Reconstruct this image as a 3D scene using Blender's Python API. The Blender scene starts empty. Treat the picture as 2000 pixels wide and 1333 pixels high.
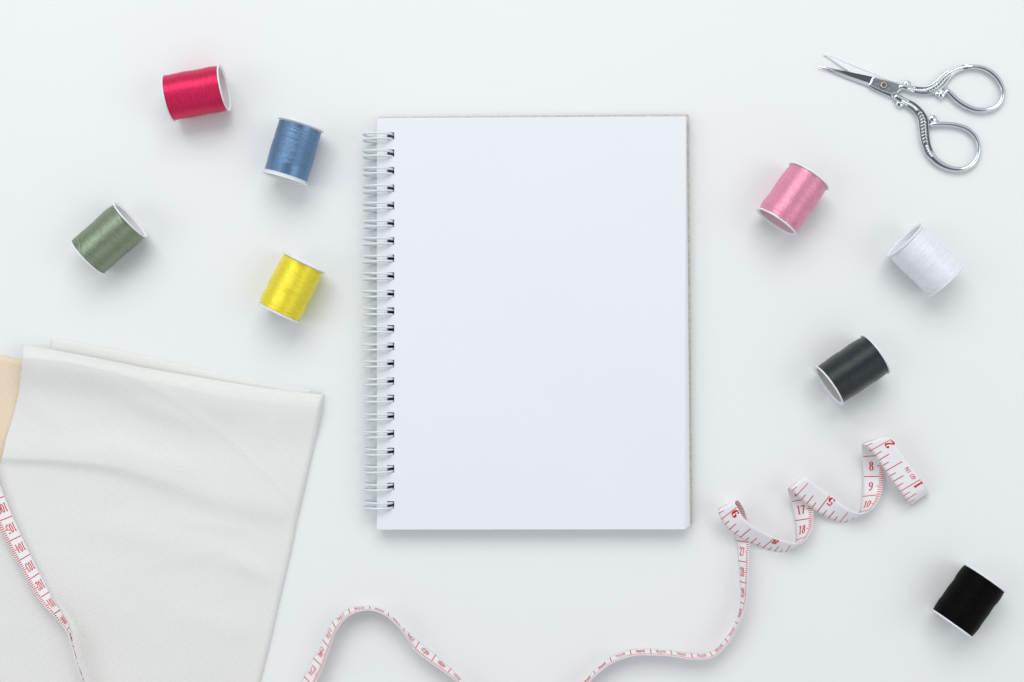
import bpy, math, random
from mathutils import Vector, Matrix, noise

# ------------------------------------------------------------------ camera, world, light
S = bpy.context.scene
K = 0.000253            # metres covered by one photo pixel on the table
HP = 2500.0             # camera height, in photo pixels
def W(px, py, z=0.0):
    """photo pixel + height (in pixel units) -> point in the room"""
    f = (HP - z) / HP * K
    return Vector(((px - 1000) * f, (666.5 - py) * f, z * K))

cam_d = bpy.data.cameras.new('camera'); cam = bpy.data.objects.new('camera', cam_d)
S.collection.objects.link(cam)
cam.location = (0, 0, HP * K)
cam_d.sensor_width = 36; cam_d.lens = 36 * HP / 2000
cam_d.clip_start = 0.01; cam_d.clip_end = 50
S.camera = cam

wd = bpy.data.worlds.new('World'); S.world = wd; wd.use_nodes = True
bg = wd.node_tree.nodes['Background']
# made-up surroundings, shaped for reflections and soft fill: dark overhead, paler lower down
wn = wd.node_tree; wtc = wn.nodes.new('ShaderNodeTexCoord'); wsx = wn.nodes.new('ShaderNodeSeparateXYZ'); wr = wn.nodes.new('ShaderNodeValToRGB')
wn.links.new(wtc.outputs['Generated'], wsx.inputs[0]); wn.links.new(wsx.outputs['Z'], wr.inputs['Fac']); wn.links.new(wr.outputs['Color'], bg.inputs['Color'])
wr.color_ramp.elements[0].position = 0.0; wr.color_ramp.elements[0].color = (0.50, 0.52, 0.53, 1)
wr.color_ramp.elements[1].position = 0.93; wr.color_ramp.elements[1].color = (0.13, 0.145, 0.16, 1)
for ps in (0.40, 0.72):
    we = wr.color_ramp.elements.new(ps); we.color = (0.955, 0.985, 1.0, 1)
bg.inputs['Strength'].default_value = 0.74

def area(name, loc, target, sx, sy, power, col):
    d = bpy.data.lights.new(name, 'AREA'); d.shape = 'RECTANGLE'
    d.size = sx; d.size_y = sy; d.energy = power; d.color = col
    o = bpy.data.objects.new(name, d); S.collection.objects.link(o)
    o.location = loc
    o.rotation_euler = (Vector(target) - Vector(loc)).to_track_quat('-Z', 'Y').to_euler()
    return o
area('window_softbox', (-0.16, 1.15, 1.42), (0.02, 0.0, 0), 1.75, 1.05, 19.6, (1.0, 0.995, 0.985))
area('side_fill', (-1.5, -0.1, 1.5), (0, 0, 0), 1.0, 1.3, 4.5, (0.96, 0.98, 1.0))  # added fill from both sides, no known lamp there
area('side_fill.001', (1.5, -0.1, 1.5), (0, 0, 0), 1.0, 1.3, 5.5, (0.96, 0.98, 1.0))

S.view_settings.view_transform = 'Standard'; S.view_settings.look = 'None'
S.view_settings.exposure = 0.0; S.view_settings.gamma = 1.0
S.render.engine = 'CYCLES'
random.seed(7)

# ------------------------------------------------------------------ materials
def mat(name, col, rough=0.5, metal=0.0, spec=0.5, **kw):
    m = bpy.data.materials.new(name); m.use_nodes = True
    b = m.node_tree.nodes['Principled BSDF']
    b.inputs['Base Color'].default_value = (*col, 1)
    b.inputs['Roughness'].default_value = rough
    b.inputs['Metallic'].default_value = metal
    b.inputs['Specular IOR Level'].default_value = spec
    for k, v in kw.items(): b.inputs[k.replace('_', ' ')].default_value = v
    return m
def nd(m, t, **kw):
    n = m.node_tree.nodes.new(t)
    for k, v in kw.items():
        if k in n.inputs.keys(): n.inputs[k].default_value = v
        else: setattr(n, k, v)
    return n
def lk(m, a, ao, b, bi): m.node_tree.links.new(a.outputs[ao], b.inputs[bi])
def pb(m): return m.node_tree.nodes['Principled BSDF']
def noise_bump(m, scale, dist, strength=0.5, stretch=None, detail=2):
    tc = nd(m, 'ShaderNodeTexCoord'); mp = nd(m, 'ShaderNodeMapping')
    if stretch: mp.inputs['Scale'].default_value = stretch
    n = nd(m, 'ShaderNodeTexNoise'); n.inputs['Scale'].default_value = scale; n.inputs['Detail'].default_value = detail
    b = nd(m, 'ShaderNodeBump'); b.inputs['Strength'].default_value = strength; b.inputs['Distance'].default_value = dist
    lk(m, tc, 'Object', mp, 'Vector'); lk(m, mp, 'Vector', n, 'Vector'); lk(m, n, 'Fac', b, 'Height')
    old = pb(m).inputs['Normal'].links
    if old: lk(m, old[0].from_node, 'Normal', b, 'Normal')
    lk(m, b, 'Normal', pb(m), 'Normal')
def noise_col(m, scale, c1, c2, stretch=None, detail=3, lo=0.3, hi=0.7):
    tc = nd(m, 'ShaderNodeTexCoord'); mp = nd(m, 'ShaderNodeMapping')
    if stretch: mp.inputs['Scale'].default_value = stretch
    n = nd(m, 'ShaderNodeTexNoise'); n.inputs['Scale'].default_value = scale; n.inputs['Detail'].default_value = detail
    r = nd(m, 'ShaderNodeValToRGB'); r.color_ramp.elements[0].position = lo; r.color_ramp.elements[1].position = hi
    r.color_ramp.elements[0].color = (*c1, 1); r.color_ramp.elements[1].color = (*c2, 1)
    lk(m, tc, 'Object', mp, 'Vector'); lk(m, mp, 'Vector', n, 'Vector'); lk(m, n, 'Fac', r, 'Fac')
    lk(m, r, 'Color', pb(m), 'Base Color')

M_table = mat('white_table', (0.80, 0.815, 0.825), 0.5, spec=0.25)
noise_bump(M_table, 700, 0.00005, 0.5, detail=5); noise_col(M_table, 5, (0.802, 0.822, 0.828), (0.812, 0.832, 0.842))
M_page = mat('page_paper', (0.825, 0.843, 0.89), 0.75, spec=0.2)
noise_bump(M_page, 900, 0.00005, 0.6, detail=4)
noise_col(M_page, 14, (0.785, 0.807, 0.850), (0.799, 0.818, 0.856))
M_kraft = mat('kraft_board', (0.48, 0.42, 0.35), 0.85, spec=0.15)
noise_col(M_kraft, 900, (0.46, 0.42, 0.37), (0.66, 0.62, 0.56)); noise_bump(M_kraft, 1500, 0.0001, 0.6)
M_dark = mat('hole_shade', (0.012, 0.014, 0.02), 0.6)  # near-black colour standing in for shade inside the binding holes
M_wire = mat('white_coated_wire', (0.70, 0.76, 0.79), 0.28, spec=0.6)
M_tape = mat('tape_vinyl', (0.83, 0.82, 0.85), 0.38, spec=0.4)
noise_bump(M_tape, 2500, 0.00003, 0.35)
M_ink = mat('red_print', (0.62, 0.014, 0.02), 0.5, spec=0.3)
noise_col(M_ink, 2600, (0.58, 0.012, 0.018), (0.66, 0.03, 0.035), lo=0.35, hi=0.75)
M_plastic = mat('white_spool_plastic', (0.78, 0.80, 0.84), 0.32, spec=0.5)
M_chrome = mat('polished_steel', (0.70, 0.75, 0.79), 0.15, 1.0)
noise_bump(M_chrome, 300, 0.0001, 0.15)
M_chrome_orn = mat('embossed_steel', (0.78, 0.82, 0.85), 0.26, 1.0)
noise_bump(M_chrome_orn, 1400, 0.0003, 0.55)
M_blade = mat('ground_steel', (0.62, 0.66, 0.70), 0.16, 1.0)
noise_bump(M_blade, 1500, 0.0001, 0.3, stretch=(0.15, 1, 1))
M_satin = mat('satin_steel', (0.88, 0.90, 0.92), 0.5, 1.0)
noise_bump(M_satin, 2200, 0.00006, 0.4)
M_block = mat('brushed_steel', (0.55, 0.60, 0.65), 0.25, 1.0)
noise_bump(M_block, 120, 0.0006, 0.6)
M_screw = mat('screw_steel', (0.80, 0.74, 0.66), 0.2, 1.0)

def weave(name, col, dist, scale, rot=0.0, var=0.04):
    m = mat(name, col, 0.82, spec=0.15)
    pb(m).inputs['Sheen Weight'].default_value = 0.15
    pb(m).inputs['Sheen Roughness'].default_value = 0.4
    tc = nd(m, 'ShaderNodeTexCoord'); mp = nd(m, 'ShaderNodeMapping'); mp.inputs['Rotation'].default_value[2] = rot
    w1 = nd(m, 'ShaderNodeTexWave', bands_direction='X'); w2 = nd(m, 'ShaderNodeTexWave', bands_direction='Y')
    for w in (w1, w2):
        w.inputs['Scale'].default_value = scale; w.inputs['Distortion'].default_value = 1.6
        w.inputs['Detail'].default_value = 2; w.inputs['Detail Scale'].default_value = 1.2
        lk(m, mp, 'Vector', w, 'Vector')
    lk(m, tc, 'Object', mp, 'Vector')
    mx = nd(m, 'ShaderNodeMath', operation='MULTIPLY'); lk(m, w1, 'Fac', mx, 0); lk(m, w2, 'Fac', mx, 1)
    b = nd(m, 'ShaderNodeBump'); b.inputs['Strength'].default_value = 0.4; b.inputs['Distance'].default_value = dist
    lk(m, mx, 'Value', b, 'Height'); lk(m, b, 'Normal', pb(m), 'Normal')
    r = nd(m, 'ShaderNodeValToRGB')
    r.color_ramp.elements[0].color = (*[c * (1 - var) for c in col], 1); r.color_ramp.elements[1].color = (*[min(1, c * (1 + var)) for c in col], 1)
    lk(m, mx, 'Value', r, 'Fac'); lk(m, r, 'Color', pb(m), 'Base Color')
    noise_bump(m, 200, 0.0001, 0.12)
    return m
M_white_cloth = weave('white_cotton', (0.775, 0.775, 0.758), 0.0001, 330, math.radians(-12))
M_beige_cloth = weave('beige_cotton', (0.82, 0.69, 0.53), 0.0003, 300, math.radians(35), 0.07)

def thread_mat(name, col, hi, rough=0.36, spec=0.5, dark=0.8, coat=0.6):
    m = mat(name, col, rough, spec=spec)
    p = pb(m)
    noise_col(m, 1.0, [c * dark for c in col], [min(1, c * 1.05 + 0.003) for c in col], stretch=(3800, 260, 260), detail=3, lo=0.32, hi=0.58)
    p.inputs['Coat Weight'].default_value = coat; p.inputs['Coat Roughness'].default_value = 0.36
    p.inputs['Metallic'].default_value = hi; p.inputs['IOR'].default_value = 1.5
    p.inputs['Specular Tint'].default_value = (*[min(1, c * 0.7 + 0.45) for c in col], 1)
    noise_bump(m, 1.0, 0.00012, 0.6, stretch=(2200, 1300, 1300), detail=1)
    return m

# ------------------------------------------------------------------ helpers
def obj(name, verts, faces, mats, parent=None, smooth=True, fmat=None):
    me = bpy.data.meshes.new(name); me.from_pydata([tuple(v) for v in verts], [], faces)
    for m in (mats if isinstance(mats, (list, tuple)) else [mats]): me.materials.append(m)
    if smooth: me.polygons.foreach_set('use_smooth', [True] * len(me.polygons))
    if fmat: me.polygons.foreach_set('material_index', fmat)
    me.update()
    o = bpy.data.objects.new(name, me); S.collection.objects.link(o)
    if parent: o.parent = parent
    return o
def tag(o, label=None, cat=None, group=None, kind=None):
    if label: o['label'] = label
    if cat: o['category'] = cat
    if group: o['group'] = group
    if kind: o['kind'] = kind
    return o
def empty(name, loc, rz=0.0):
    o = bpy.data.objects.new(name, None); S.collection.objects.link(o)
    o.location = loc; o.rotation_euler = (0, 0, rz); o.empty_display_size = 0.01
    return o
class MB:
    def __init__(s): s.v = []; s.f = []; s.m = []
    def add(s, verts, faces, mi=0):
        b = len(s.v); s.v += list(verts); s.f += [tuple(i + b for i in f) for f in faces]; s.m += [mi] * len(faces)
    def build(s, name, mats, parent=None, smooth=True): return obj(name, s.v, s.f, mats, parent, smooth, s.m)
def hermite(keys):
    """keys: list of (s, values...) -> function s -> values, smooth through all keys"""
    xs = [k[0] for k in keys]; ys = [k[1:] for k in keys]; n = len(xs); dm = len(ys[0])
    sl = [[(ys[i + 1][d] - ys[i][d]) / (xs[i + 1] - xs[i]) for d in range(dm)] for i in range(n - 1)]
    tg = []
    for i in range(n):
        if i == 0: tg.append(sl[0])
        elif i == n - 1: tg.append(sl[-1])
        else:
            h0 = xs[i] - xs[i - 1]; h1 = xs[i + 1] - xs[i]
            tg.append([(sl[i - 1][d] * h1 + sl[i][d] * h0) / (h0 + h1) for d in range(dm)])
    import bisect
    def f(x):
        i = min(max(bisect.bisect_right(xs, x) - 1, 0), n - 2)
        h = xs[i + 1] - xs[i]; t = (x - xs[i]) / h
        if t < 0 or t > 1:
            e = 0 if t < 0 else n - 1; dx = x - xs[e]
            return [ys[e][d] + tg[e][d] * dx for d in range(dm)]
        a = 2 * t ** 3 - 3 * t * t + 1; b = t ** 3 - 2 * t * t + t; c = -2 * t ** 3 + 3 * t * t; e = t ** 3 - t * t
        return [a * ys[i][d] + b * h * tg[i][d] + c * ys[i + 1][d] + e * h * tg[i + 1][d] for d in range(dm)]
    return f

# ------------------------------------------------------------------ table
tb = obj('table_surface', [(-1.1, -0.9, 0), (1.1, -0.9, 0), (1.1, 0.9, 0), (-1.1, 0.9, 0)], [(0, 1, 2, 3)], M_table, smooth=False)
tag(tb, kind='structure')

# ------------------------------------------------------------------ spiral notebook
ROWS = [267, 300.5, 335, 369, 403, 437.5, 472, 506, 540.5, 575, 609, 643.5, 678, 711.5, 746, 779.5, 814, 848.5, 883, 917, 951.5, 987.5]
nb_o = W(736, 1035)
def slab(mb, quad, z0, z1, holes, mi=0):
    """quad: TL,TR,BR,BL as world xy Vectors; holes: list of world (x0,x1,y0,y1)"""
    tl, tr, br, bl = quad
    def bil(u, v): return (tl * (1 - u) * (1 - v) + tr * u * (1 - v) + br * u * v + bl * (1 - u) * v)
    us = [0.0]; wdt = (tr - tl).length; hgt = (tl - bl).length
    if holes: us += [(holes[0][0] - tl.x) / wdt, (holes[0][1] - tl.x) / wdt]
    us += [0.2, 0.5, 0.8, 1.0]
    vs = [0.0]; hr = []
    for h in holes:
        vs.append((tl.y - h[3]) / hgt); hr.append(len(vs) - 1); vs.append((tl.y - h[2]) / hgt)
    vs.append(1.0)
    nu, nv = len(us), len(vs); V = []
    for z in (z1, z0):
        for v in vs:
            for u in us:
                p = bil(u, v); V.append((p.x, p.y, z))
    idx = lambda l, j, i: l * nu * nv + j * nu + i
    solid = lambda j, i: 0 <= j < nv - 1 and 0 <= i < nu - 1 and not (holes and i == 1 and j in hr)
    F = []
    for j in range(nv - 1):
        for i in range(nu - 1):
            if not solid(j, i): continue
            F.append((idx(0, j, i), idx(0, j + 1, i), idx(0, j + 1, i + 1), idx(0, j, i + 1)))
            F.append((idx(1, j, i), idx(1, j, i + 1), idx(1, j + 1, i + 1), idx(1, j + 1, i)))
            for dj, di, a, b in ((-1, 0, (j, i), (j, i + 1)), (1, 0, (j + 1, i + 1), (j + 1, i)), (0, -1, (j + 1, i), (j, i)), (0, 1, (j, i + 1), (j + 1, i + 1))):
                if not solid(j + dj, i + di):
                    F.append((idx(0, *a), idx(0, *b), idx(1, *b), idx(1, *a)))
    mb.add(V, F, mi)
nb = empty('spiral_notebook', nb_o)
tag(nb, 'blank open spiral notebook with white pages and white wire binding, lying in the middle', 'notebook')
ZT = 38.0
TLp, BLp = W(736, 231, ZT), W(736, 1035, ZT)
TRp, BRp = W(1339, 228, ZT), W(1338, 1034.3, ZT)
holes = []
for y in ROWS:
    a = W(756, y - 8.0, ZT); b = W(770, y + 6.6, ZT); holes.append((a.x, b.x, b.y, a.y))
off = lambda v: Vector((v.x - nb_o.x, v.y - nb_o.y, 0))
hol = [(h[0] - nb_o.x, h[1] - nb_o.x, h[2] - nb_o.y, h[3] - nb_o.y) for h in holes]
pg = MB()
ZL = [11, 30.0, 31.4, 32.6, 33.7, 34.7, 35.6, 36.5, 37.3, 38.0]
NL = 9
for i in range(NL):
    z0 = ZL[i]; z1 = ZL[i + 1] - 0.2
    d = (NL - 1 - i) / (NL - 1)           # 0 = top sheets
    jit = [0.0, 0.3, -0.3, 0.4, 0.0, 0.35, -0.2, 0.15, 0.0][i]
    tr = W(1339.5 + 1.5 * d, 228, z1); br = W(1337.5 + 10.0 * d + jit, 1034.3, z1)
    tr.y = TRp.y + (0.3 + 0.4 * d) * K; br.y = BRp.y + d * 5.5 * K
    slab(pg, [off(TLp), off(tr), off(br), off(BLp)], z0 * K, z1 * K, hol)
pg.build('pages', M_page, nb, smooth=False)
ck = MB()
def covq(z): return [off(W(738, 229.2, z)), off(W(1345.3, 223.6, z)), off(W(1352.3, 1024, z)), off(W(738, 1026, z))]
slab(ck, covq(10), 6.6 * K, 10.4 * K, hol)
o = ck.build('back_cover', M_kraft, nb, smooth=False)
bv = o.modifiers.new('bevel', 'BEVEL'); bv.width = 0.00025; bv.segments = 2; bv.limit_method = 'ANGLE'
dk = MB(); q = [off(W(741, 233, 6)), off(W(1335, 229, 6)), off(W(1335, 1018, 6)), off(W(741, 1018, 6))]  # added dark sheet below the pages, standing in for shade in the holes
slab(dk, q, 0.4 * K, 6.2 * K, [])
dk.build('hole_shade_sheet', M_dark, nb, smooth=False)

def wire_pair(tilt, dy0):
    mb = MB(); R = 29.0 * K; cx = W(738.8, 0, 29).x - nb_o.x; cz = 27.5 * K; r = 2.2 * K; N = 44; n = 10
    for sgn in (-1, 1):
        pts = []
        for i in range(N):
            a = 2 * math.pi * i / N
            x = math.cos(a) * R; z = math.sin(a) * 24.0 * K
            lean = tilt * (-math.cos(a)) * 1.8 + 0.5 * sgn * -math.cos(a)
            pts.append(Vector((cx + x, (sgn * 5.0 + dy0 + lean) * K, cz + z)))
        V = []; F = []
        for i in range(N):
            t = (pts[(i + 1) % N] - pts[i - 1]).normalized(); u = Vector((0, 1, 0)); w = t.cross(u).normalized(); u = w.cross(t)
            for j in range(n):
                b = 2 * math.pi * j / n; V.append(pts[i] + (u * math.cos(b) + w * math.sin(b)) * r)
        for i in range(N):
            for j in range(n):
                F.append((i * n + j, i * n + (j + 1) % n, ((i + 1) % N) * n + (j + 1) % n, ((i + 1) % N) * n + j))
        mb.add(V, F)
    return mb
for i, y in enumerate(ROWS):
    p = wire_pair(random.uniform(-0.5, 0.5), random.uniform(-0.4, 0.4)).build('wire_loop', M_wire, nb)
    p.location = (0, W(0, y, ZT).y - nb_o.y, 0)

# ------------------------------------------------------------------ thread spools
SR = 45.0 * K; SL = 111.0 * K
def ring_lathe(prof, n=72):
    """prof: list of (x, r); axis along x, centre at z=SR"""
    V = []; F = []; m = len(prof)
    for i in range(n):
        a = 2 * math.pi * i / n
        for x, r in prof: V.append((x, r * math.cos(a), SR + r * math.sin(a)))
    for i in range(n):
        for j in range(m - 1):
            i2 = (i + 1) % n; F.append((i * m + j, i2 * m + j, i2 * m + j + 1, i * m + j + 1))
    return V, F
def make_spool(px, py, ang, colour, label, tint, seed, gap=(0, 0), hi=0.3, rough=0.31, spec=0.5, fat=0.0, rid=62, dark=0.8):
    rnd = random.Random(seed)
    c = W(px, py, 45.0)
    root = empty('thread_spool', (c.x, c.y, 0), math.radians(ang))
    tag(root, label, 'thread spool', 'spools of sewing thread scattered on the white table')
    M_core = mat('spool_core_plastic', [0.72 * (1 - tint) + cc * tint for cc in colour] if tint else (0.74, 0.77, 0.80), 0.4, spec=0.5)
    h = SL / 2; ri = SR * 0.875; ro = SR * 0.905
    V, F = ring_lathe([(-h + 3 * K, ri), (-h + 3 * K, ro), (h - 3 * K, ro), (h - 3 * K, ri), (-h + 3 * K, ri)])
    obj('core_tube', V, F, M_core, root, smooth=False)
    for sg in (-1, 1):
        e = h
        prof = [(e - 2.6 * K, ro - 0.5 * K), (e - 3.4 * K, SR * 0.955), (e - 3.0 * K, SR * 0.992), (e - 2.2 * K, SR), (e - 0.9 * K, SR), (e, SR * 0.985),
                (e - 0.1 * K, SR * 0.955), (e - 1.2 * K, SR * 0.925), (e - 3.2 * K, ri - 0.2 * K)]
        V, F = ring_lathe([(sg * x, r) for x, r in prof], 96)
        o = obj('flange', V, F, M_plastic, root)
    # wound thread: real ridges, slightly uneven, running a hair off square
    x0 = -h + (3.4 + gap[0]) * K; x1 = h - (3.4 + gap[1]) * K
    per = 5; nx = rid * per; n = 112
    ridge = [rnd.gauss(0, 0.2) for _ in range(rid + 3)]
    for _ in range(5): ridge[rnd.randrange(rid)] -= 0.4
    base = hermite([(q / 6.0, rnd.uniform(-0.9, 0.7) + fat - (1.2 if q in (0, 6) else 0)) for q in range(7)])
    V = []; F = []
    V += [(x0, (SR * 0.89) * math.cos(2 * math.pi * i / n), SR + (SR * 0.89) * math.sin(2 * math.pi * i / n)) for i in range(n)]
    for j in range(nx + 1):
        u = j / nx
        for i in range(n):
            a = 2 * math.pi * i / n
            ph = u * rid + a / (2 * math.pi) * 1.0 * 0 + 0.45 * math.sin(a + seed) + 0.5 * noise.noise(Vector((u * 9, math.cos(a) * 1.3 + seed, math.sin(a) * 1.3)))
            k = int(math.floor(ph)); fr = ph - k
            k = min(max(k, 0), rid)
            r = SR * 0.958 + (base(u)[0] + ridge[k] * (0.6 + 0.4 * math.sin(a * 2 + k)) + 0.62 * math.sqrt(max(0, 1 - (2 * fr - 1) ** 2)) - 0.5) * K
            r += 0.25 * K * noise.noise(Vector((u * 60, a * 12, seed)))
            r = max(min(r, SR * 0.998), SR * 0.925)
            V.append((x0 + (x1 - x0) * u, r * math.cos(a), SR + r * math.sin(a)))
    V += [(x1, (SR * 0.89) * math.cos(2 * math.pi * i / n), SR + (SR * 0.89) * math.sin(2 * math.pi * i / n)) for i in range(n)]
    for j in range(nx + 2):
        for i in range(n):
            i2 = (i + 1) % n; F.append((j * n + i, j * n + i2, (j + 1) * n + i2, (j + 1) * n + i))
    obj('wound_thread', V, F, thread_mat('thread', colour, hi, rough, spec, dark, 0.0 if spec < 0.1 else (0.35 if sum(colour) < 0.1 else 0.4)), root)
    return root
def tube(pts, r, n=8):
    V = []; F = []
    for i, p in enumerate(pts):
        t = (pts[min(i + 1, len(pts) - 1)] - pts[max(i - 1, 0)]).normalized()
        u = t.cross(Vector((0.1, 0.2, 1))).normalized(); w = t.cross(u)
        for j in range(n):
            b = 2 * math.pi * j / n; V.append(p + (u * math.cos(b) + w * math.sin(b)) * r)
    for i in range(len(pts) - 1):
        for j in range(n): F.append((i * n + j, i * n + (j + 1) % n, (i + 1) * n + (j + 1) % n, (i + 1) * n + j))
    return V, F

make_spool(384, 182, 10.4, (0.66, 0.004, 0.085), 'spool wound with crimson red thread, topmost on the left side of the table', 0.12, 1, hi=0.55, fat=0.2)
make_spool(572, 297, 73.5, (0.125, 0.235, 0.40), 'spool wound with steel blue thread, beside the upper rings of the notebook', 0.0, 2, hi=0.55, gap=(5, 2), fat=-1.2)
green = make_spool(213, 466, 41.4, (0.215, 0.275, 0.19), 'spool wound with sage green thread and one loose strand over its end', 0.1, 3, hi=0.55, fat=0.0)
make_spool(569, 562, 63.4, (0.86, 0.72, 0.035), 'spool wound with bright yellow thread, left of the notebook above the white cloth', 0.0, 4, gap=(1, 1), fat=-0.2, dark=0.88, hi=0.35)
make_spool(1548, 389, 54.6, (0.80, 0.30, 0.44), 'spool wound with light pink thread, right of the notebook below the scissors', 0.42, 5, fat=-0.2, dark=0.84, hi=0.45)
make_spool(1806, 508, -44.0, (0.76, 0.77, 0.84), 'spool wound with pure white thread, between the pink and the charcoal spools', 0.0, 6, fat=0.2, dark=0.97, hi=0.0)
make_spool(1664, 723, 33.8, (0.010, 0.018, 0.022), 'spool wound with dark charcoal grey thread, above the curled end of the tape', 0.22, 7, fat=0.0, spec=0.6, hi=0.0, rough=0.27)
make_spool(1891, 1174, 54.4, (0.0012, 0.0012, 0.0016), 'spool wound with jet black thread, alone near the lower right corner', 0.0, 8, hi=0, rough=0.5, spec=0.07, fat=0.9)
# loose strand on the green spool (angle 90 = straight up)
pts = []
for i in range(30):
    u = i / 29.0
    a = math.radians(22 + 62 * u); xx = (-46 + 8.5 * math.sin(math.pi * (1 - u) ** 0.8) - 4.5 * u) * K
    r = SR * 0.995 + 0.5 * K * math.sin(math.pi * u)
    pts.append(Vector((xx, r * math.cos(a), SR + r * math.sin(a))))
V, F = tube(pts, 0.55 * K, 6)
obj('loose_strand', V, F, mat('loose_green_thread', (0.36, 0.45, 0.32), 0.5), green)

# ------------------------------------------------------------------ embroidery scissors
Z3 = lambda x, y, z=0.0: W(1570 + x / 4.651, 80 + y / 4.651, z)
sc_o = Z3(727, 400, 0); sc_o.z = 0
sc = empty('embroidery_scissors', sc_o)
tag(sc, 'small open chrome embroidery scissors with ornate embossed handles, near the upper right corner', 'scissors')
L3 = lambda x, y, z=0.0: Z3(x, y, z) - sc_o
def sweep(mb, keys, zc, hh, mi=0, closed_to=None, n=20, orn=None, step=5):
    """keys: (x, y, width) in drawing units; a rounded bar of varying width"""
    d = [0.0]
    for a, b in zip(keys, keys[1:]): d.append(d[-1] + math.hypot(b[0] - a[0], b[1] - a[1]))
    f = hermite([(dd, *k) for dd, k in zip(d, keys)])
    N = max(8, int(d[-1] / 9)); V = []; F = []
    pts = [f(d[-1] * i / N) for i in range(N + 1)]
    for i, p in enumerate(pts):
        a = pts[max(i - 1, 0)]; b = pts[min(i + 1, N)]
        tx, ty = b[0] - a[0], b[1] - a[1]; l = math.hypot(tx, ty); nx, ny = -ty / l, tx / l
        u = i / N
        dep = 0.0
        if orn and orn[0] < u < orn[1]: dep = min(1, (u - orn[0]) * 25, (orn[1] - u) * 25)
        cap = min(1.0, 0.35 + i * 0.33, 0.35 + (N - i) * 0.33)
        for j in range(n):
            th = 2 * math.pi * j / n; cx = math.cos(th); sz = math.sin(th)
            z = zc + hh * cap * (abs(sz) ** 0.85) * (1 if sz >= 0 else -1)
            if sz > 0 and abs(cx) < 0.62: z -= 2.3 * dep
            V.append(L3(p[0] + nx * cx * p[2] / 2 * cap, p[1] + ny * cx * p[2] / 2 * cap, z))
    for i in range(N):
        for j in range(n): F.append((i * n + j, (i + 1) * n + j, (i + 1) * n + (j + 1) % n, i * n + (j + 1) % n))
    F.append(tuple(range(n))); F.append(tuple(N * n + j for j in reversed(range(n))))
    mb.add(V, F, mi)
    return f, d[-1]
def blob(mb, x, y, z, rx, ry, rz, rot=0.0, mi=0, n=14, m=9):
    V = []; F = []
    for i in range(m + 1):
        ph = math.pi * i / m
        for j in range(n):
            th = 2 * math.pi * j / n
            a = rx * math.sin(ph) * math.cos(th); b = ry * math.sin(ph) * math.sin(th)
            V.append(L3(x + a * math.cos(rot) - b * math.sin(rot), y + a * math.sin(rot) + b * math.cos(rot), z + rz * math.cos(ph)))
    for i in range(m):
        for j in range(n): F.append((i * n + j, i * n + (j + 1) % n, (i + 1) * n + (j + 1) % n, (i + 1) * n + j))
    mb.add(V, F, mi)
def prism(mb, pts, z0, z1, mi=0, inset=5.0):
    """pts (x, y[, ztop]); bevelled top rim"""
    cx = sum(p[0] for p in pts) / len(pts); cy = sum(p[1] for p in pts) / len(pts); n = len(pts)
    V = []
    for p in pts: V.append(L3(p[0], p[1], z0))
    for p in pts: V.append(L3(p[0], p[1], (p[2] if len(p) > 2 else z1) - 1.2))
    for i, p in enumerate(pts):
        a = pts[i - 1]; b = pts[(i + 1) % n]
        e1 = Vector((p[0] - a[0], p[1] - a[1])).normalized(); e2 = Vector((b[0] - p[0], b[1] - p[1])).normalized()
        nn = Vector((-(e1.y + e2.y), e1.x + e2.x)).normalized()
        if (cx - p[0]) * nn.x + (cy - p[1]) * nn.y < 0: nn = -nn
        V.append(L3(p[0] + nn.x * inset, p[1] + nn.y * inset, p[2] if len(p) > 2 else z1))
    F = [tuple(reversed(range(n))), tuple(2 * n + i for i in range(n))]
    for i in range(n):
        k = (i + 1) % n; F.append((i, k, n + k, n + i)); F.append((n + i, n + k, 2 * n + k, 2 * n + i))
    mb.add(V, F, mi)

def ornaments(mb, f, L, a, b, cnt, size, seed):
    rnd = random.Random(seed)
    for i in range(cnt):
        u = a + (b - a) * (i + 0.5) / cnt; p = f(L * u); q = f(L * u + 4)
        ang = math.atan2(q[1] - p[1], q[0] - p[0]); w = p[2]
        s = size * (0.6 + 0.5 * w / 80)
        blob(mb, p[0], p[1], 9.8, s * 0.62, min(w * 0.2, s * 0.95), 2.4, ang + rnd.uniform(-0.3, 0.3), 1, 8, 6)
def leafs(mb, f, L, a, b, cnt, seed):
    rnd = random.Random(seed)
    for i in range(cnt):
        u = a + (b - a) * (i + 0.5) / cnt; p = f(L * u); q = f(L * u + 4)
        ang = math.atan2(q[1] - p[1], q[0] - p[0]); w = p[2]; nx, ny = -math.sin(ang), math.cos(ang)
        for sg in (-1, 1):
            o_ = sg * w * 0.13
            blob(mb, p[0] + nx * o_, p[1] + ny * o_, 9.6, w * 0.17, w * 0.075, 2.4, ang + sg * rnd.uniform(0.6, 1.0), 1, 8, 6)

# upper handle (belongs to the blade lying on top)
hb = MB()
f, L = sweep(hb, [(850, 425, 62), (900, 418, 58), (950, 430, 62), (1010, 446, 68), (1085, 452, 76), (1160, 440, 92), (1225, 400, 98), (1290, 328, 86), (1360, 276, 62), (1435, 246, 52),
                  (1525, 236, 46), (1620, 246, 48), (1710, 292, 52), (1780, 372, 50), (1811, 460, 46), (1790, 550, 48), (1732, 606, 50), (1650, 631, 50), (1560, 627, 52), (1470, 592, 56), (1390, 538, 56),
                  (1332, 482, 54), (1290, 440, 50)], 6.5, 5.5, orn=(0.05, 0.41))
ornaments(hb, f, L, 0.065, 0.15, 9, 17, 1); leafs(hb, f, L, 0.155, 0.30, 9, 2); ornaments(hb, f, L, 0.31, 0.40, 6, 20, 3)
blob(hb, 940, 390, 6.5, 38, 30, 3.2, 0.3); blob(hb, 952, 398, 9.0, 20, 13, 2.6, 0.5)
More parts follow.
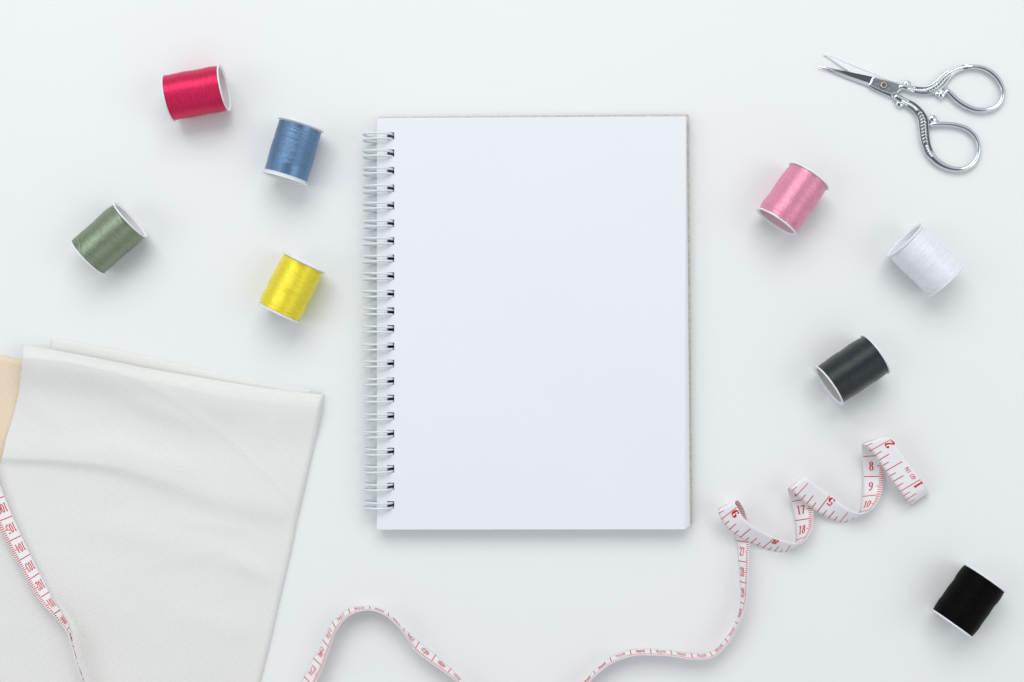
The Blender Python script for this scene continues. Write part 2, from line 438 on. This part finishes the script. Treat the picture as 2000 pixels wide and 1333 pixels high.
blob(hb, 1222, 487, 6.5, 34, 24, 3, 0.2); blob(hb, 1254, 484, 7.2, 36, 46, 4.6, 0.25); blob(hb, 1290, 464, 7.5, 13, 46, 4.6, 0.35)
hb.build('finger_handle', [M_chrome, M_chrome_orn], sc)
# lower handle
hb = MB()
f, L = sweep(hb, [(815, 497, 60), (865, 525, 66), (925, 560, 74), (985, 590, 78), (1040, 640, 84), (1082, 712, 100), (1092, 798, 100), (1104, 900, 92), (1130, 990, 82), (1178, 1066, 74), (1262, 1132, 64), (1355, 1165, 54),
                  (1445, 1167, 50), (1525, 1128, 50), (1578, 1052, 46), (1590, 962, 42), (1560, 872, 45), (1487, 804, 46), (1385, 768, 45), (1290, 757, 45), (1205, 757, 48), (1140, 765, 50)], 6.5, 5.5, orn=(0.045, 0.39))
ornaments(hb, f, L, 0.06, 0.14, 9, 17, 5); leafs(hb, f, L, 0.15, 0.31, 10, 6); ornaments(hb, f, L, 0.32, 0.385, 5, 20, 7)
blob(hb, 872, 572, 6.0, 38, 36, 3.2, 0.6); blob(hb, 900, 566, 9.0, 24, 15, 2.8, 0.5)
blob(hb, 1172, 708, 6.6, 40, 36, 3.6, 0.4); blob(hb, 1184, 745, 7.5, 48, 13, 4.6, -0.5)
hb.build('finger_handle', [M_chrome, M_chrome_orn], sc)
# blade underneath (thin, ground face catching the light)
ub = MB()
prism(ub, [(178, 130, 3.0), (200, 128, 3.2), (240, 142, 3.6), (400, 205, 4.6), (560, 270, 5.4), (640, 302, 5.6), (850, 388, 5.6), (845, 510, 5.2), (800, 522, 5.2), (700, 465, 5.2), (590, 402, 4.4), (400, 281, 3.0), (300, 217, 2.4), (215, 155, 2.4)], 0.8, 5.0, inset=3)
ub.build('blade', M_satin, sc, smooth=False)
# blade on top: bright spine bevel, darker hollow-ground face, pivot block
tbm = MB()
prism(tbm, [(600, 386), (622, 335), (640, 327), (700, 342), (800, 366), (868, 386), (888, 412), (884, 442), (850, 474), (790, 486), (700, 455), (640, 425), (588, 404)], 5.8, 11.0, 2, inset=12)
edge = [(132, 231, 6.2), (200, 241, 7.2), (300, 261, 7.8), (400, 281, 8.4), (520, 305, 8.8), (626, 328, 9.0)]
ridge = [(133, 235, 6.4), (215, 253, 7.6), (300, 282, 8.0), (400, 318, 8.2), (500, 352, 8.4), (602, 386, 8.6)]
spine = [(134, 240, 5.2), (215, 272, 4.6), (300, 306, 4.4), (400, 346, 4.2), (500, 384, 4.2), (594, 418, 4.2)]
V = [L3(*p) for p in edge] + [L3(*p) for p in ridge] + [L3(*p) for p in spine] + [L3(p[0], p[1], 3.2) for p in spine] + [L3(p[0], p[1], 5.9) for p in edge]
F = []; FM = []
for i in range(5):
    F.append((i, i + 6, i + 7, i + 1)); F.append((6 + i, 12 + i, 13 + i, 7 + i)); F.append((12 + i, 18 + i, 19 + i, 13 + i)); F.append((24 + i, i, i + 1, 25 + i)); F.append((18 + i, 24 + i, 25 + i, 19 + i))
tbm.add(V, F[0::5], 1); tbm.add(V, [x for k, x in enumerate(F) if k % 5], 0)
prism(tbm, [(588, 404), (640, 425), (700, 455), (790, 486), (800, 512), (760, 500), (690, 470), (592, 420)], 5.8, 8.0, 0, inset=4)
tbm.build('blade', [M_chrome, M_blade, M_block], sc, smooth=False)
# pivot screw with a cross slot
sm = MB(); n = 28
def disc(cx, cy, r0, z0, r1, z1, cap=True, mi=0):
    V = [L3(cx + r0 * math.cos(2 * math.pi * i / n), cy + r0 * math.sin(2 * math.pi * i / n), z0) for i in range(n)] + \
        [L3(cx + r1 * math.cos(2 * math.pi * i / n), cy + r1 * math.sin(2 * math.pi * i / n), z1) for i in range(n)]
    F = [(i, (i + 1) % n, n + (i + 1) % n, n + i) for i in range(n)]
    if cap: F.append(tuple(n + i for i in range(n)))
    sm.add(V, F, mi)
disc(727, 400, 38, 10.0, 38, 11.15, True, 1)
disc(727, 400, 32, 10.5, 30, 12.6); disc(727, 400, 30, 12.55, 22, 13.6)
for a in (0.5, 0.5 + math.pi / 2):
    ca, sa = math.cos(a), math.sin(a); w = 3.2; l = 19
    c4 = [(l, w), (-l, w), (-l, -w), (l, -w)]
    q = [(727 + x * ca - y * sa, 400 + x * sa + y * ca) for x, y in c4]
    V = [L3(x, y, 12) for x, y in q] + [L3(x, y, 13.8 + 0.1 * a) for x, y in q]
    sm.add(V, [(4, 5, 6, 7), (0, 1, 5, 4), (1, 2, 6, 5), (2, 3, 7, 6), (3, 0, 4, 7)], 1)
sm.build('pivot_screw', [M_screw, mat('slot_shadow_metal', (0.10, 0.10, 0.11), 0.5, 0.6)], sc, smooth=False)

# ------------------------------------------------------------------ cloths
def interp(pts, x):
    if x <= pts[0][0]: return pts[0][1]
    for a, b in zip(pts, pts[1:]):
        if x <= b[0]: return a[1] + (b[1] - a[1]) * (x - a[0]) / (b[0] - a[0])
    return pts[-1][1]
def sstep(a, b, x):
    t = min(max((x - a) / (b - a), 0), 1); return t * t * (3 - 2 * t)
def erim(d, r):
    t = min(max(d / r, 0), 1); return math.sqrt(max(0, 1 - (1 - t) ** 2))
def cloth(name, top, left, right, ybot, hfun, m, root, nu=230, nv=260, thick=1.6, power=1.35):
    """top: y(x) polyline; left/right: x(y) polylines; rows denser near the top edge"""
    V = []; F = []
    lf = hermite([(y, x) for x, y in left]); rf = hermite([(y, x) for x, y in right]); tf = hermite(top)
    xl, xr = left[0][0], right[0][0]
    for j in range(nv + 1):
        v = (j / nv) ** power
        for i in range(nu + 1):
            q = i / nu; u = 0.5 - 0.5 * math.cos(math.pi * q) if True else q
            x0 = xl + (xr - xl) * u; y0 = tf(x0)[0]
            y = y0 + (ybot - y0) * v
            xa, xb = lf(max(y, left[0][1]))[0], rf(max(y, right[0][1]))[0]
            x = xa + (xb - xa) * u
            h = hfun(x, y, x - xa, xb - x, y - y0)
            V.append(W(x, y, h) - root.location)
    for j in range(nv):
        for i in range(nu):
            a = j * (nu + 1) + i; F.append((a, a + nu + 1, a + nu + 2, a + 1))
    o = obj(name, V, F, m, root)
    sd = o.modifiers.new('thickness', 'SOLIDIFY'); sd.thickness = thick * K; sd.offset = -1
    return o
wc = empty('folded_cloth', W(250, 1050))
tag(wc, 'large white cotton cloth folded in layers, with soft creases, in the lower left corner', 'cloth')
crA = hermite([(-40, 888), (15, 893), (110, 897), (235, 910), (340, 942), (450, 978), (590, 1004)])
crB = hermite([(180, 690), (255, 733), (330, 775), (400, 822), (470, 878), (540, 945), (600, 1010)])
crC = hermite([(30, 700), (110, 706), (300, 748), (450, 778), (640, 800)])
crD = hermite([(200, 1112), (330, 1096), (480, 1062)])
CREASES = [(120, 1010, 520, 1110, 3.2, 34), (430, 1080, 575, 1150, 3.4, 20), (60, 1090, 330, 1250, 2.0, 42), (300, 1190, 520, 1240, 1.8, 26), (230, 770, 430, 850, 3.0, 20), (40, 760, 130, 850, 2.5, 22),
           (520, 800, 570, 1010, 1.6, 16), (330, 1010, 500, 1040, 1.2, 14), (180, 860, 420, 925, 1.2, 16)]
def h_white(x, y, dl, dr, dt):
    n1 = noise.noise(Vector((x / 210, y / 150, 0.3))) * 3.2 + noise.noise(Vector((x / 80, y / 60, 3.1))) * 0.9
    T = 15 - 4 * sstep(140, 0, dr) + n1 * sstep(0, 90, dr) * sstep(0, 60, dt)
    # broad roll under the top fold
    d = y - crC(x)[0]; a = 30 * (1 - sstep(80, 560, x) * 0.62)
    T += a * (math.exp(-(d / 30) ** 2) if d < 0 else math.exp(-((d + 6) / 56) ** 2)) * sstep(-10, 16, dt)
    T += 2.5 * math.exp(-((d - 150) / 45) ** 2) * sstep(0, 60, dl)
    # sharp crease running across the middle
    d = y - crA(x)[0]; a = 7.5 * sstep(-60, 10, x) * (1 - 0.25 * sstep(250, 420, x)) * (0.35 + 0.65 * sstep(0, 40, dr))
    T += a * (math.exp(-(d / 40) ** 2) if d < 0 else math.exp(-(d / (11 + 16 * sstep(50, 450, x))) ** 2))
    # fine diagonal press marks
    d = y - crB(x)[0]; a = 0.9 * sstep(190, 300, x) * (1 - sstep(540, 600, x))
    T += a * math.exp(-(d / 11) ** 2)
    for (ax, ay, bx, by, am, sg) in CREASES:
        lx, ly = bx - ax, by - ay; ll = math.hypot(lx, ly)
        u = ((x - ax) * lx + (y - ay) * ly) / ll / ll; w = ((x - ax) * ly - (y - ay) * lx) / ll
        if -0.1 < u < 1.1: T += am * math.exp(-(w / sg) ** 2) * sstep(-0.1, 0.35, u) * (1 - sstep(0.6, 1.1, u)) * sstep(0, 50, dr)
    d = y - crD(x)[0]; T += 0.5 * math.exp(-(d / 12) ** 2) * sstep(220, 320, x) * (1 - sstep(420, 480, x))
    er = erim(dr, 13); et = 0.55 + 0.45 * erim(dt, 7)
    h = T * er * et
    h -= (1 - sstep(0, 34, dl)) * 4 * sstep(8, 60, dt)
    return max(h, 1.7 if dr < 30 else 7)
cloth('top_layer', [(47, 673.5), (110, 684), (200, 701), (312, 723), (400, 738), (470, 750), (560, 763), (634, 771)],
      [(47, 673.5), (42, 720), (36, 770), (26, 812), (13, 855), (2, 900), (-30, 960), (-110, 1050), (-160, 1500)],
      [(634, 771), (627, 815), (612, 880), (598, 940), (583, 1005), (568, 1080), (548, 1165), (530, 1245), (508, 1333), (466, 1500)], 1500, h_white, M_white_cloth, wc)
def h_under(x, y, dl, dr, dt):
    return max(6.0 * erim(dr, 16) * erim(dt, 16) * (0.55 + 0.45 * erim(dl, 8)), 1.2)
cloth('under_fold', [(103, 659), (160, 668), (250, 686), (364, 712), (470, 738), (560, 757), (606, 765)],
      [(103, 659), (96, 700), (90, 760)], [(606, 765), (600, 830), (590, 900)], 900, h_under, M_white_cloth, wc, 150, 60)
bc = empty('folded_cloth', W(0, 820))
tag(bc, 'beige cotton cloth peeking out from under the white cloth at the left edge', 'cloth')
def h_beige(x, y, dl, dr, dt):
    return 1.6 + 7 * erim(dt, 9) * erim(dr, 8) + 1.2 * noise.noise(Vector((x / 50, y / 70, 1))) * sstep(0, 20, dt)
cloth('upper_layer', [(-260, 668), (-60, 686), (0, 697), (40, 705), (120, 722)], [(-260, 668), (-265, 800), (-270, 990)], [(120, 722), (115, 800), (90, 990)], 985, h_beige, M_beige_cloth, bc, 150, 130)
def h_beige2(x, y, dl, dr, dt): return 1.2 + 3.0 * erim(dt, 5) * erim(dr, 8)
cloth('lower_layer', [(-262, 664), (-60, 683), (0, 694), (42, 702), (122, 719)], [(-262, 664), (-265, 800)], [(122, 719), (120, 790)], 800, h_beige2, M_beige_cloth, bc, 80, 40)

# ------------------------------------------------------------------ measuring tape
TW = 43.0
def dz(ax, ay, bx, by): return math.sqrt(max(0, TW * TW - (ax - bx) ** 2 - (ay - by) ** 2))
T_ = [  # s(cm), A(px,py,z), B(px,py,z)   A = inch edge, B = millimetre edge
 (0.00, 1752, 955, 2, 1790, 932, 2), (0.55, 1768, 972, 2, 1805, 949, 2), (0.85, 1776, 984, 4, 1812, 960, 4), (1.2, 1778.5, 987.5, 14, 1814, 963, 16),
 (1.59, 1775.5, 983, 26, 1811, 958, 28), (1.9, 1770, 976, 32, 1808, 952, 34), (2.22, 1764.8, 968.4, 35, 1804, 944, 37), (2.54, 1758, 960, 37, 1798.5, 936, 39),
 (3.81, 1729.6, 920.4, 43, 1770, 897, 46), (5.08, 1701, 880, 48, 1741.5, 857.5, 52),
 (5.5, 1688, 869.5, 49, 1732, 852.5, 51), (5.9, 1684, 867.5, 40, 1727.5, 853, 40), (6.4, 1683, 876, 22, 1726, 866, 24), (7.0, 1684, 892, 8, 1727, 889, 10), (7.5, 1685, 911, 4, 1727, 910, 8),
 (8, 1686, 931, 3, 1726.5, 931, 14), (8.5, 1685.5, 951, 3, 1724.5, 949.5, 19), (9, 1684, 970, 3, 1720.5, 967, 25), (9.5, 1681.5, 987, 3, 1713, 983, 31), (10, 1677.5, 1001.5, 3, 1702, 995.5, 38),
 (10.5, 1668, 1014, 3, 1686, 1003, 40), (11, 1654, 1020.5, 4, 1671, 1001.5, 39), (11.43, 1640, 1020, 7, 1660, 996, 38), (12.07, 1617.5, 1012, 13, 1642, 983.5, 36), (12.7, 1595.6, 1000, 21, 1621.5, 967, 35),
 (13.33, 1575, 984.5, 31, 1602, 951.5, 41), (13.97, 1556, 967.5, 40, 1583.5, 938, 48), (14.4, 1544, 957, 44, 1576.5, 931, 48), (14.8, 1539.5, 954, 39, 1576, 930.5, 41), (15.3, 1539.5, 962, 22, 1580, 944, 25),
 (16, 1544.5, 980, 5, 1586, 973, 12), (16.5, 1549, 998, 3, 1588, 993, 21), (17, 1552.5, 1017.5, 3, 1588.3, 1012, 26), (17.5, 1554, 1037.5, 3, 1586.5, 1031, 30), (18, 1554, 1056, 3, 1578, 1048, 36),
 (18.5, 1548.5, 1070.5, 3, 1564.5, 1061.5, 40), (19, 1536, 1078.5, 3, 1547.5, 1062, 40), (19.5, 1519, 1078, 5, 1535, 1058.5, 39), (20.32, 1489, 1070.5, 9, 1513, 1051, 39), (20.95, 1466, 1061, 16, 1491.5, 1040.5, 42),
 (21.59, 1445, 1050, 26, 1471, 1028.5, 48), (22.2, 1424.5, 1035.5, 36, 1452.5, 1012, 53), (22.86, 1408.4, 1014.8, 44, 1439.5, 990.5, 56), (23.25, 1403, 1001, 48, 1435.5, 982, 56),
 (23.7, 1405, 993, 41, 1441, 977.5, 50), (24.2, 1411, 997, 24, 1450, 989, 35), (24.7, 1419, 1009, 9, 1457, 1006, 22), (25.3, 1428.5, 1029, 3, 1462, 1030, 17), (26, 1438.4, 1056.4, 3, 1463.5, 1060, 19),
 (27, 1442, 1095.6, 3, 1461.8, 1099, 33), (28, 1445, 1136, 3, 1460, 1140, 41), (29, 1446, 1176, 3, 1456, 1181, 42), (30, 1436.5, 1215, 3, 1443, 1220, 43), (31, 1416, 1248, 3, 1423, 1256, 42),
 (32, 1386.5, 1274, 3, 1393, 1284, 42), (33, 1350, 1276.5, 3, 1353, 1288, 42), (34, 1309.5, 1271, 3, 1313, 1282.5, 42), (35, 1270, 1268, 3, 1272, 1280, 42), (36, 1230.5, 1270, 3, 1233.5, 1282, 42),
 (37, 1192, 1285, 3, 1195, 1295.5, 42), (38, 1159.5, 1311, 3, 1163.5, 1319.5, 42), (39.1, 1131, 1340, 3, 1136, 1347, 43), (41, 1068, 1382, 3, 1070, 1393, 43), (42.6, 1000, 1394, 3, 1000, 1405, 43), (44.3, 940, 1370, 3, 938, 1382, 43),
 (46, 909, 1333, 3, 901.5, 1339.5, 43), (47, 880.5, 1306, 3, 873, 1317, 42), (48, 851, 1279, 3, 841, 1295, 40), (49, 819, 1254, 3, 809.5, 1269.5, 40), (50, 789, 1227.5, 3, 788, 1236, 43),
 (51, 758.5, 1198, 3, 757.5, 1206, 43), (52, 722, 1185, 3, 723, 1192.3, 43), (53, 681, 1190, 3, 684.6, 1201, 42), (54, 649, 1214.6, 3, 658, 1230, 41), (55, 630, 1249, 3, 644, 1266, 38), (56, 612, 1285, 3, 631, 1303.5, 36),
 (57, 593.8, 1321, 3, 613, 1341, 35), (58.5, 568, 1376, 3, 588, 1396, 34), (67, 470, 1700, 3, 490, 1712, 38), (77, 290, 1960, 3, 290, 1972, 42), (86, 120, 1700, 6, 130, 1690, 42), (92, 160, 1470, 24, 163, 1464, 62),
 (95, 172, 1353, 30, 165, 1357, 70), (96, 163.5, 1326, 31, 160, 1329, 71), (97, 152, 1296, 31, 150.5, 1298.5, 71), (98, 144, 1262, 31, 141, 1265, 71), (99.1, 133.5, 1221, 31, 128, 1230, 67), (99.5, 128, 1208, 31, 119, 1219, 62),
 (100, 117.5, 1191.6, 31, 103, 1201, 56), (101, 96.5, 1156, 31, 75.5, 1170, 48), (102, 77.5, 1119, 31, 54, 1134.5, 46), (103, 59.5, 1082.5, 31, 33.5, 1097.5, 44), (104, 42, 1046, 31, 13.5, 1060, 43), (105, 24.8, 1007.8, 31, -6, 1020, 42),
 (106, 9, 969.8, 31, -23, 981, 41), (107, -5, 932, 31, -38, 942, 41), (109, -32, 858, 28, -66, 868, 38), (112, -75, 745, 24, -112, 753, 30)]
keys = []
for s, ax, ay, az, bx, by, bz in T_:
    if s > 91: az -= 8; bz = az + (bz - 8 - az) * (0.6 if 93 < s < 99.6 else 1.0)
    a = W(ax, ay, az); b = W(bx, by, bz); keys.append((s, *a, *b))
fT = hermite(keys)
SMAX = 112.0
def ribbon(s, t):
    v = fT(s); A = Vector(v[:3]); B = Vector(v[3:]); return A + (B - A) * t
def ribbon_n(s, t):
    e = 0.02
    ds = ribbon(min(s + e, SMAX), t) - ribbon(max(s - e, 0), t); v = fT(s); dt = Vector(v[3:]) - Vector(v[:3])
    return ds.cross(dt).normalized()
tp = MB(); ts_o = W(1758, 960)
TH = 0.00017
NT = 6; V = []; F = []
ss = [0.0]
while ss[-1] < SMAX: ss.append(min(SMAX, ss[-1] + (0.07 if ss[-1] < 27 else 0.125)))
for s in ss:
    for side in (1, -1):
        for j in range(NT + 1):
            t = j / NT; V.append(ribbon(s, t) + ribbon_n(s, t) * TH * side)
R_ = 2 * (NT + 1)
for i in range(len(ss) - 1):
    for j in range(NT):
        a = i * R_ + j; F.append((a, a + R_, a + R_ + 1, a + 1))
        a = i * R_ + NT + 1 + j; F.append((a, a + 1, a + R_ + 1, a + R_))
    a = i * R_; b = a + NT + 1; F.append((a, b, b + R_, a + R_))
    a = i * R_ + NT; b = a + NT + 1; F.append((a, a + R_, b + R_, b))
F.append(tuple(list(range(NT + 1)) + list(range(2 * NT + 1, NT, -1))))
tp.add(V, F, 0)

# print: a poly in (s, t) laid on one face of the ribbon
lay = [0]
def put(polys, side):
    lay[0] = (lay[0] + 1) % 5
    h = TH + 0.00005 + 0.000006 * lay[0]
    for q in polys:
        V = [ribbon(s, t) + ribbon_n(s, t) * h * side for s, t in q]
        tp.add(V, [tuple(range(len(V)))], 1)
def bar(s0, t0, t1, w, side, n=4):
    put([[(s0 - w / 2, t0 + (t1 - t0) * i / n), (s0 + w / 2, t0 + (t1 - t0) * i / n), (s0 + w / 2, t0 + (t1 - t0) * (i + 1) / n), (s0 - w / 2, t0 + (t1 - t0) * (i + 1) / n)] for i in range(n)], side)
def ell(cx, cy, rx, ry, a0=0, a1=360, n=26):
    return [(cx + rx * math.cos(math.radians(a0 + (a1 - a0) * i / n)), cy + ry * math.sin(math.radians(a0 + (a1 - a0) * i / n))) for i in range(n + 1)]
def smooth_path(p, n=7):
    f = hermite([(i, *q) for i, q in enumerate(p)]); m = (len(p) - 1) * n
    return [tuple(f(i / n)) for i in range(m + 1)]
GL = {  # centre lines; thick where they run upright, thin where level
 '0': [('p', ell(.25, .5, .175, .46))],
 '1': [('w', [(.27, .02), (.27, .98)], .15), ('w', [(.08, .025), (.46, .025)], .05), ('w', [(.27, .95), (.1, .84)], .05)],
 '2': [('p', smooth_path([(.09, .76), (.13, .93), (.26, .97), (.40, .84), (.39, .66), (.27, .42), (.12, .2), (.05, .06)])), ('w', [(.05, .065), (.45, .065)], .12), ('w', [(.44, .04), (.47, .24)], .05), ('b', (.12, .77), .075)],
 '3': [('p', smooth_path([(.09, .82), (.22, .97), (.38, .87), (.38, .68), (.27, .55), (.18, .53)])), ('p', smooth_path([(.18, .54), (.32, .52), (.41, .38), (.41, .2), (.32, .05), (.18, .02), (.07, .14)])), ('b', (.11, .8), .07), ('b', (.11, .17), .07)],
 '4': [('w', [(.34, .02), (.34, .97)], .14), ('w', [(.34, .97), (.03, .27)], .045), ('w', [(.03, .27), (.49, .27)], .05), ('w', [(.2, .02), (.48, .02)], .045)],
 '5': [('w', [(.11, .92), (.43, .92)], .12), ('w', [(.12, .9), (.1, .5)], .045), ('p', smooth_path([(.1, .5), (.2, .59), (.33, .56), (.41, .4), (.41, .2), (.32, .05), (.18, .02), (.07, .14)])), ('b', (.11, .17), .07)],
 '6': [('p', ell(.25, .29, .165, .26)), ('p', smooth_path([(.4, .86), (.32, .97), (.2, .9), (.11, .7), (.085, .45), (.09, .28)])), ('b', (.38, .84), .065)],
 '7': [('w', [(.06, .91), (.46, .91)], .12), ('w', [(.065, .95), (.05, .74)], .045), ('p', smooth_path([(.45, .9), (.35, .66), (.26, .4), (.21, .18), (.21, .02)]))],
 '8': [('p', ell(.25, .745, .13, .215)), ('p', ell(.25, .27, .165, .245))],
 '9': [('p', ell(.25, .71, .165, .26)), ('p', smooth_path([(.1, .14), (.18, .03), (.3, .1), (.39, .3), (.415, .55), (.41, .72)])), ('b', (.12, .16), .065)],
 'I': [('w', [(.2, 0), (.2, 1)], .1)], 'N': [('w', [(.05, 0), (.05, 1)], .1), ('w', [(.05, 1), (.55, 0)], .1), ('w', [(.55, 0), (.55, 1)], .1)],
 'o': [('c', ell(.3, .5, .25, .46), .1)], 's': [('c', ell(.3, .3, .24, .27), .1), ('c', smooth_path([(.5, .85), (.35, .97), (.18, .88), (.07, .6), (.06, .3)]), .1)]}
def stroke(path, kind, w=0.1, bold=1.0):
    out = []; ws = []
    if len(path) == 2:
        a, b = path; path = [(a[0] + (b[0] - a[0]) * i / 5, a[1] + (b[1] - a[1]) * i / 5) for i in range(6)]
    L = []; R = []; n = len(path)
    for i, p in enumerate(path):
        a = path[max(i - 1, 0)]; b = path[min(i + 1, n - 1)]
        if i in (0, n - 1) and math.dist(path[0], path[-1]) < 1e-6: a, b = path[-2], path[1]
        dx, dy = b[0] - a[0], b[1] - a[1]; l = math.hypot(dx, dy) or 1; nx, ny = -dy / l, dx / l
        hw = (w if kind in 'wc' else (0.035 + 0.115 * abs(dy / l) ** 1.4)) * bold / 2
        L.append((p[0] + nx * hw, p[1] + ny * hw)); R.append((p[0] - nx * hw, p[1] - ny * hw))
    for i in range(n - 1): out.append([L[i], L[i + 1], R[i + 1], R[i]])
    return out
def glyph(ch, place, side, bold=1.0):
    for g in GL[ch]:
        if g[0] == 'b':
            c = [(g[1][0] + g[2] * math.cos(2 * math.pi * i / 12), g[1][1] + g[2] * math.sin(2 * math.pi * i / 12)) for i in range(12)]
            polys = [c]
        else: polys = stroke(g[1], g[0], g[2] if len(g) > 2 else 0, bold)
        put([[place(x, y) for x, y in q] for q in polys], side)
TWcm = 1.09
def cm_text(txt, s, tc, hcm, adv):
    """top of the figures points to smaller s, they read towards the millimetre edge"""
    n = len(txt); sc_ = adv / 0.52
    for i, ch in enumerate(txt):
        x0 = -n * adv / 2 + i * adv
        glyph(ch, lambda x, y, x0=x0: (s - (y - 0.5) * hcm, tc + (x0 + x * sc_) / TWcm), 1, 1.0)
def inch_text(txt, s_end, tbase, hcm, adv, bold=1.3, al='r', g=GL):
    n = len(txt)
    for i, ch in enumerate(txt):
        x0 = (s_end - n * adv + i * adv) if al == 'r' else s_end + i * adv
        if ch == ' ': continue
        glyph(ch, lambda x, y, x0=x0: (x0 + x * adv / 0.52, tbase - y * hcm / TWcm), -1, bold)
for mm in range(1, 1119):
    s = mm / 10
    if s < 0.3: continue
    vis = s < 112
    if mm % 10 == 0: bar(s, 0.04, 0.99, 0.042, 1, 5)
    elif mm % 5 == 0: bar(s, 0.67, 0.99, 0.038, 1, 2)
    else: bar(s, 0.77, 0.99, 0.038, 1, 1)
for c in range(1, 112):
    t = str(c); cm_text(t, c - 0.5, 0.40 if len(t) < 3 else 0.38, 0.45, 0.24 if len(t) < 3 else 0.215)
for e in range(2, int(44 * 8)):
    s = e / 8 * 2.54
    if s > 111.5: break
    t1 = 0.97 if e % 8 == 0 else 0.80 if e % 4 == 0 else 0.50 if e % 2 == 0 else 0.31
    bar(s, 0.01, t1, 0.042, -1, 4)
for i in range(1, 44):
    if 2.54 * i < 111: inch_text(str(i), 2.54 * i - 0.05, 0.965, 0.43, 0.33)
inch_text('so IN', 2.54 + 0.20, 0.88, 0.20, 0.135, 1.15, 'l')
tp.v = [Vector(v) - ts_o for v in tp.v]
o = tp.build('measuring_tape', [M_tape, M_ink])
o.location = ts_o
tag(o, 'white tailor measuring tape with red numbers, coiled at the right and winding over the cloth', 'measuring tape')
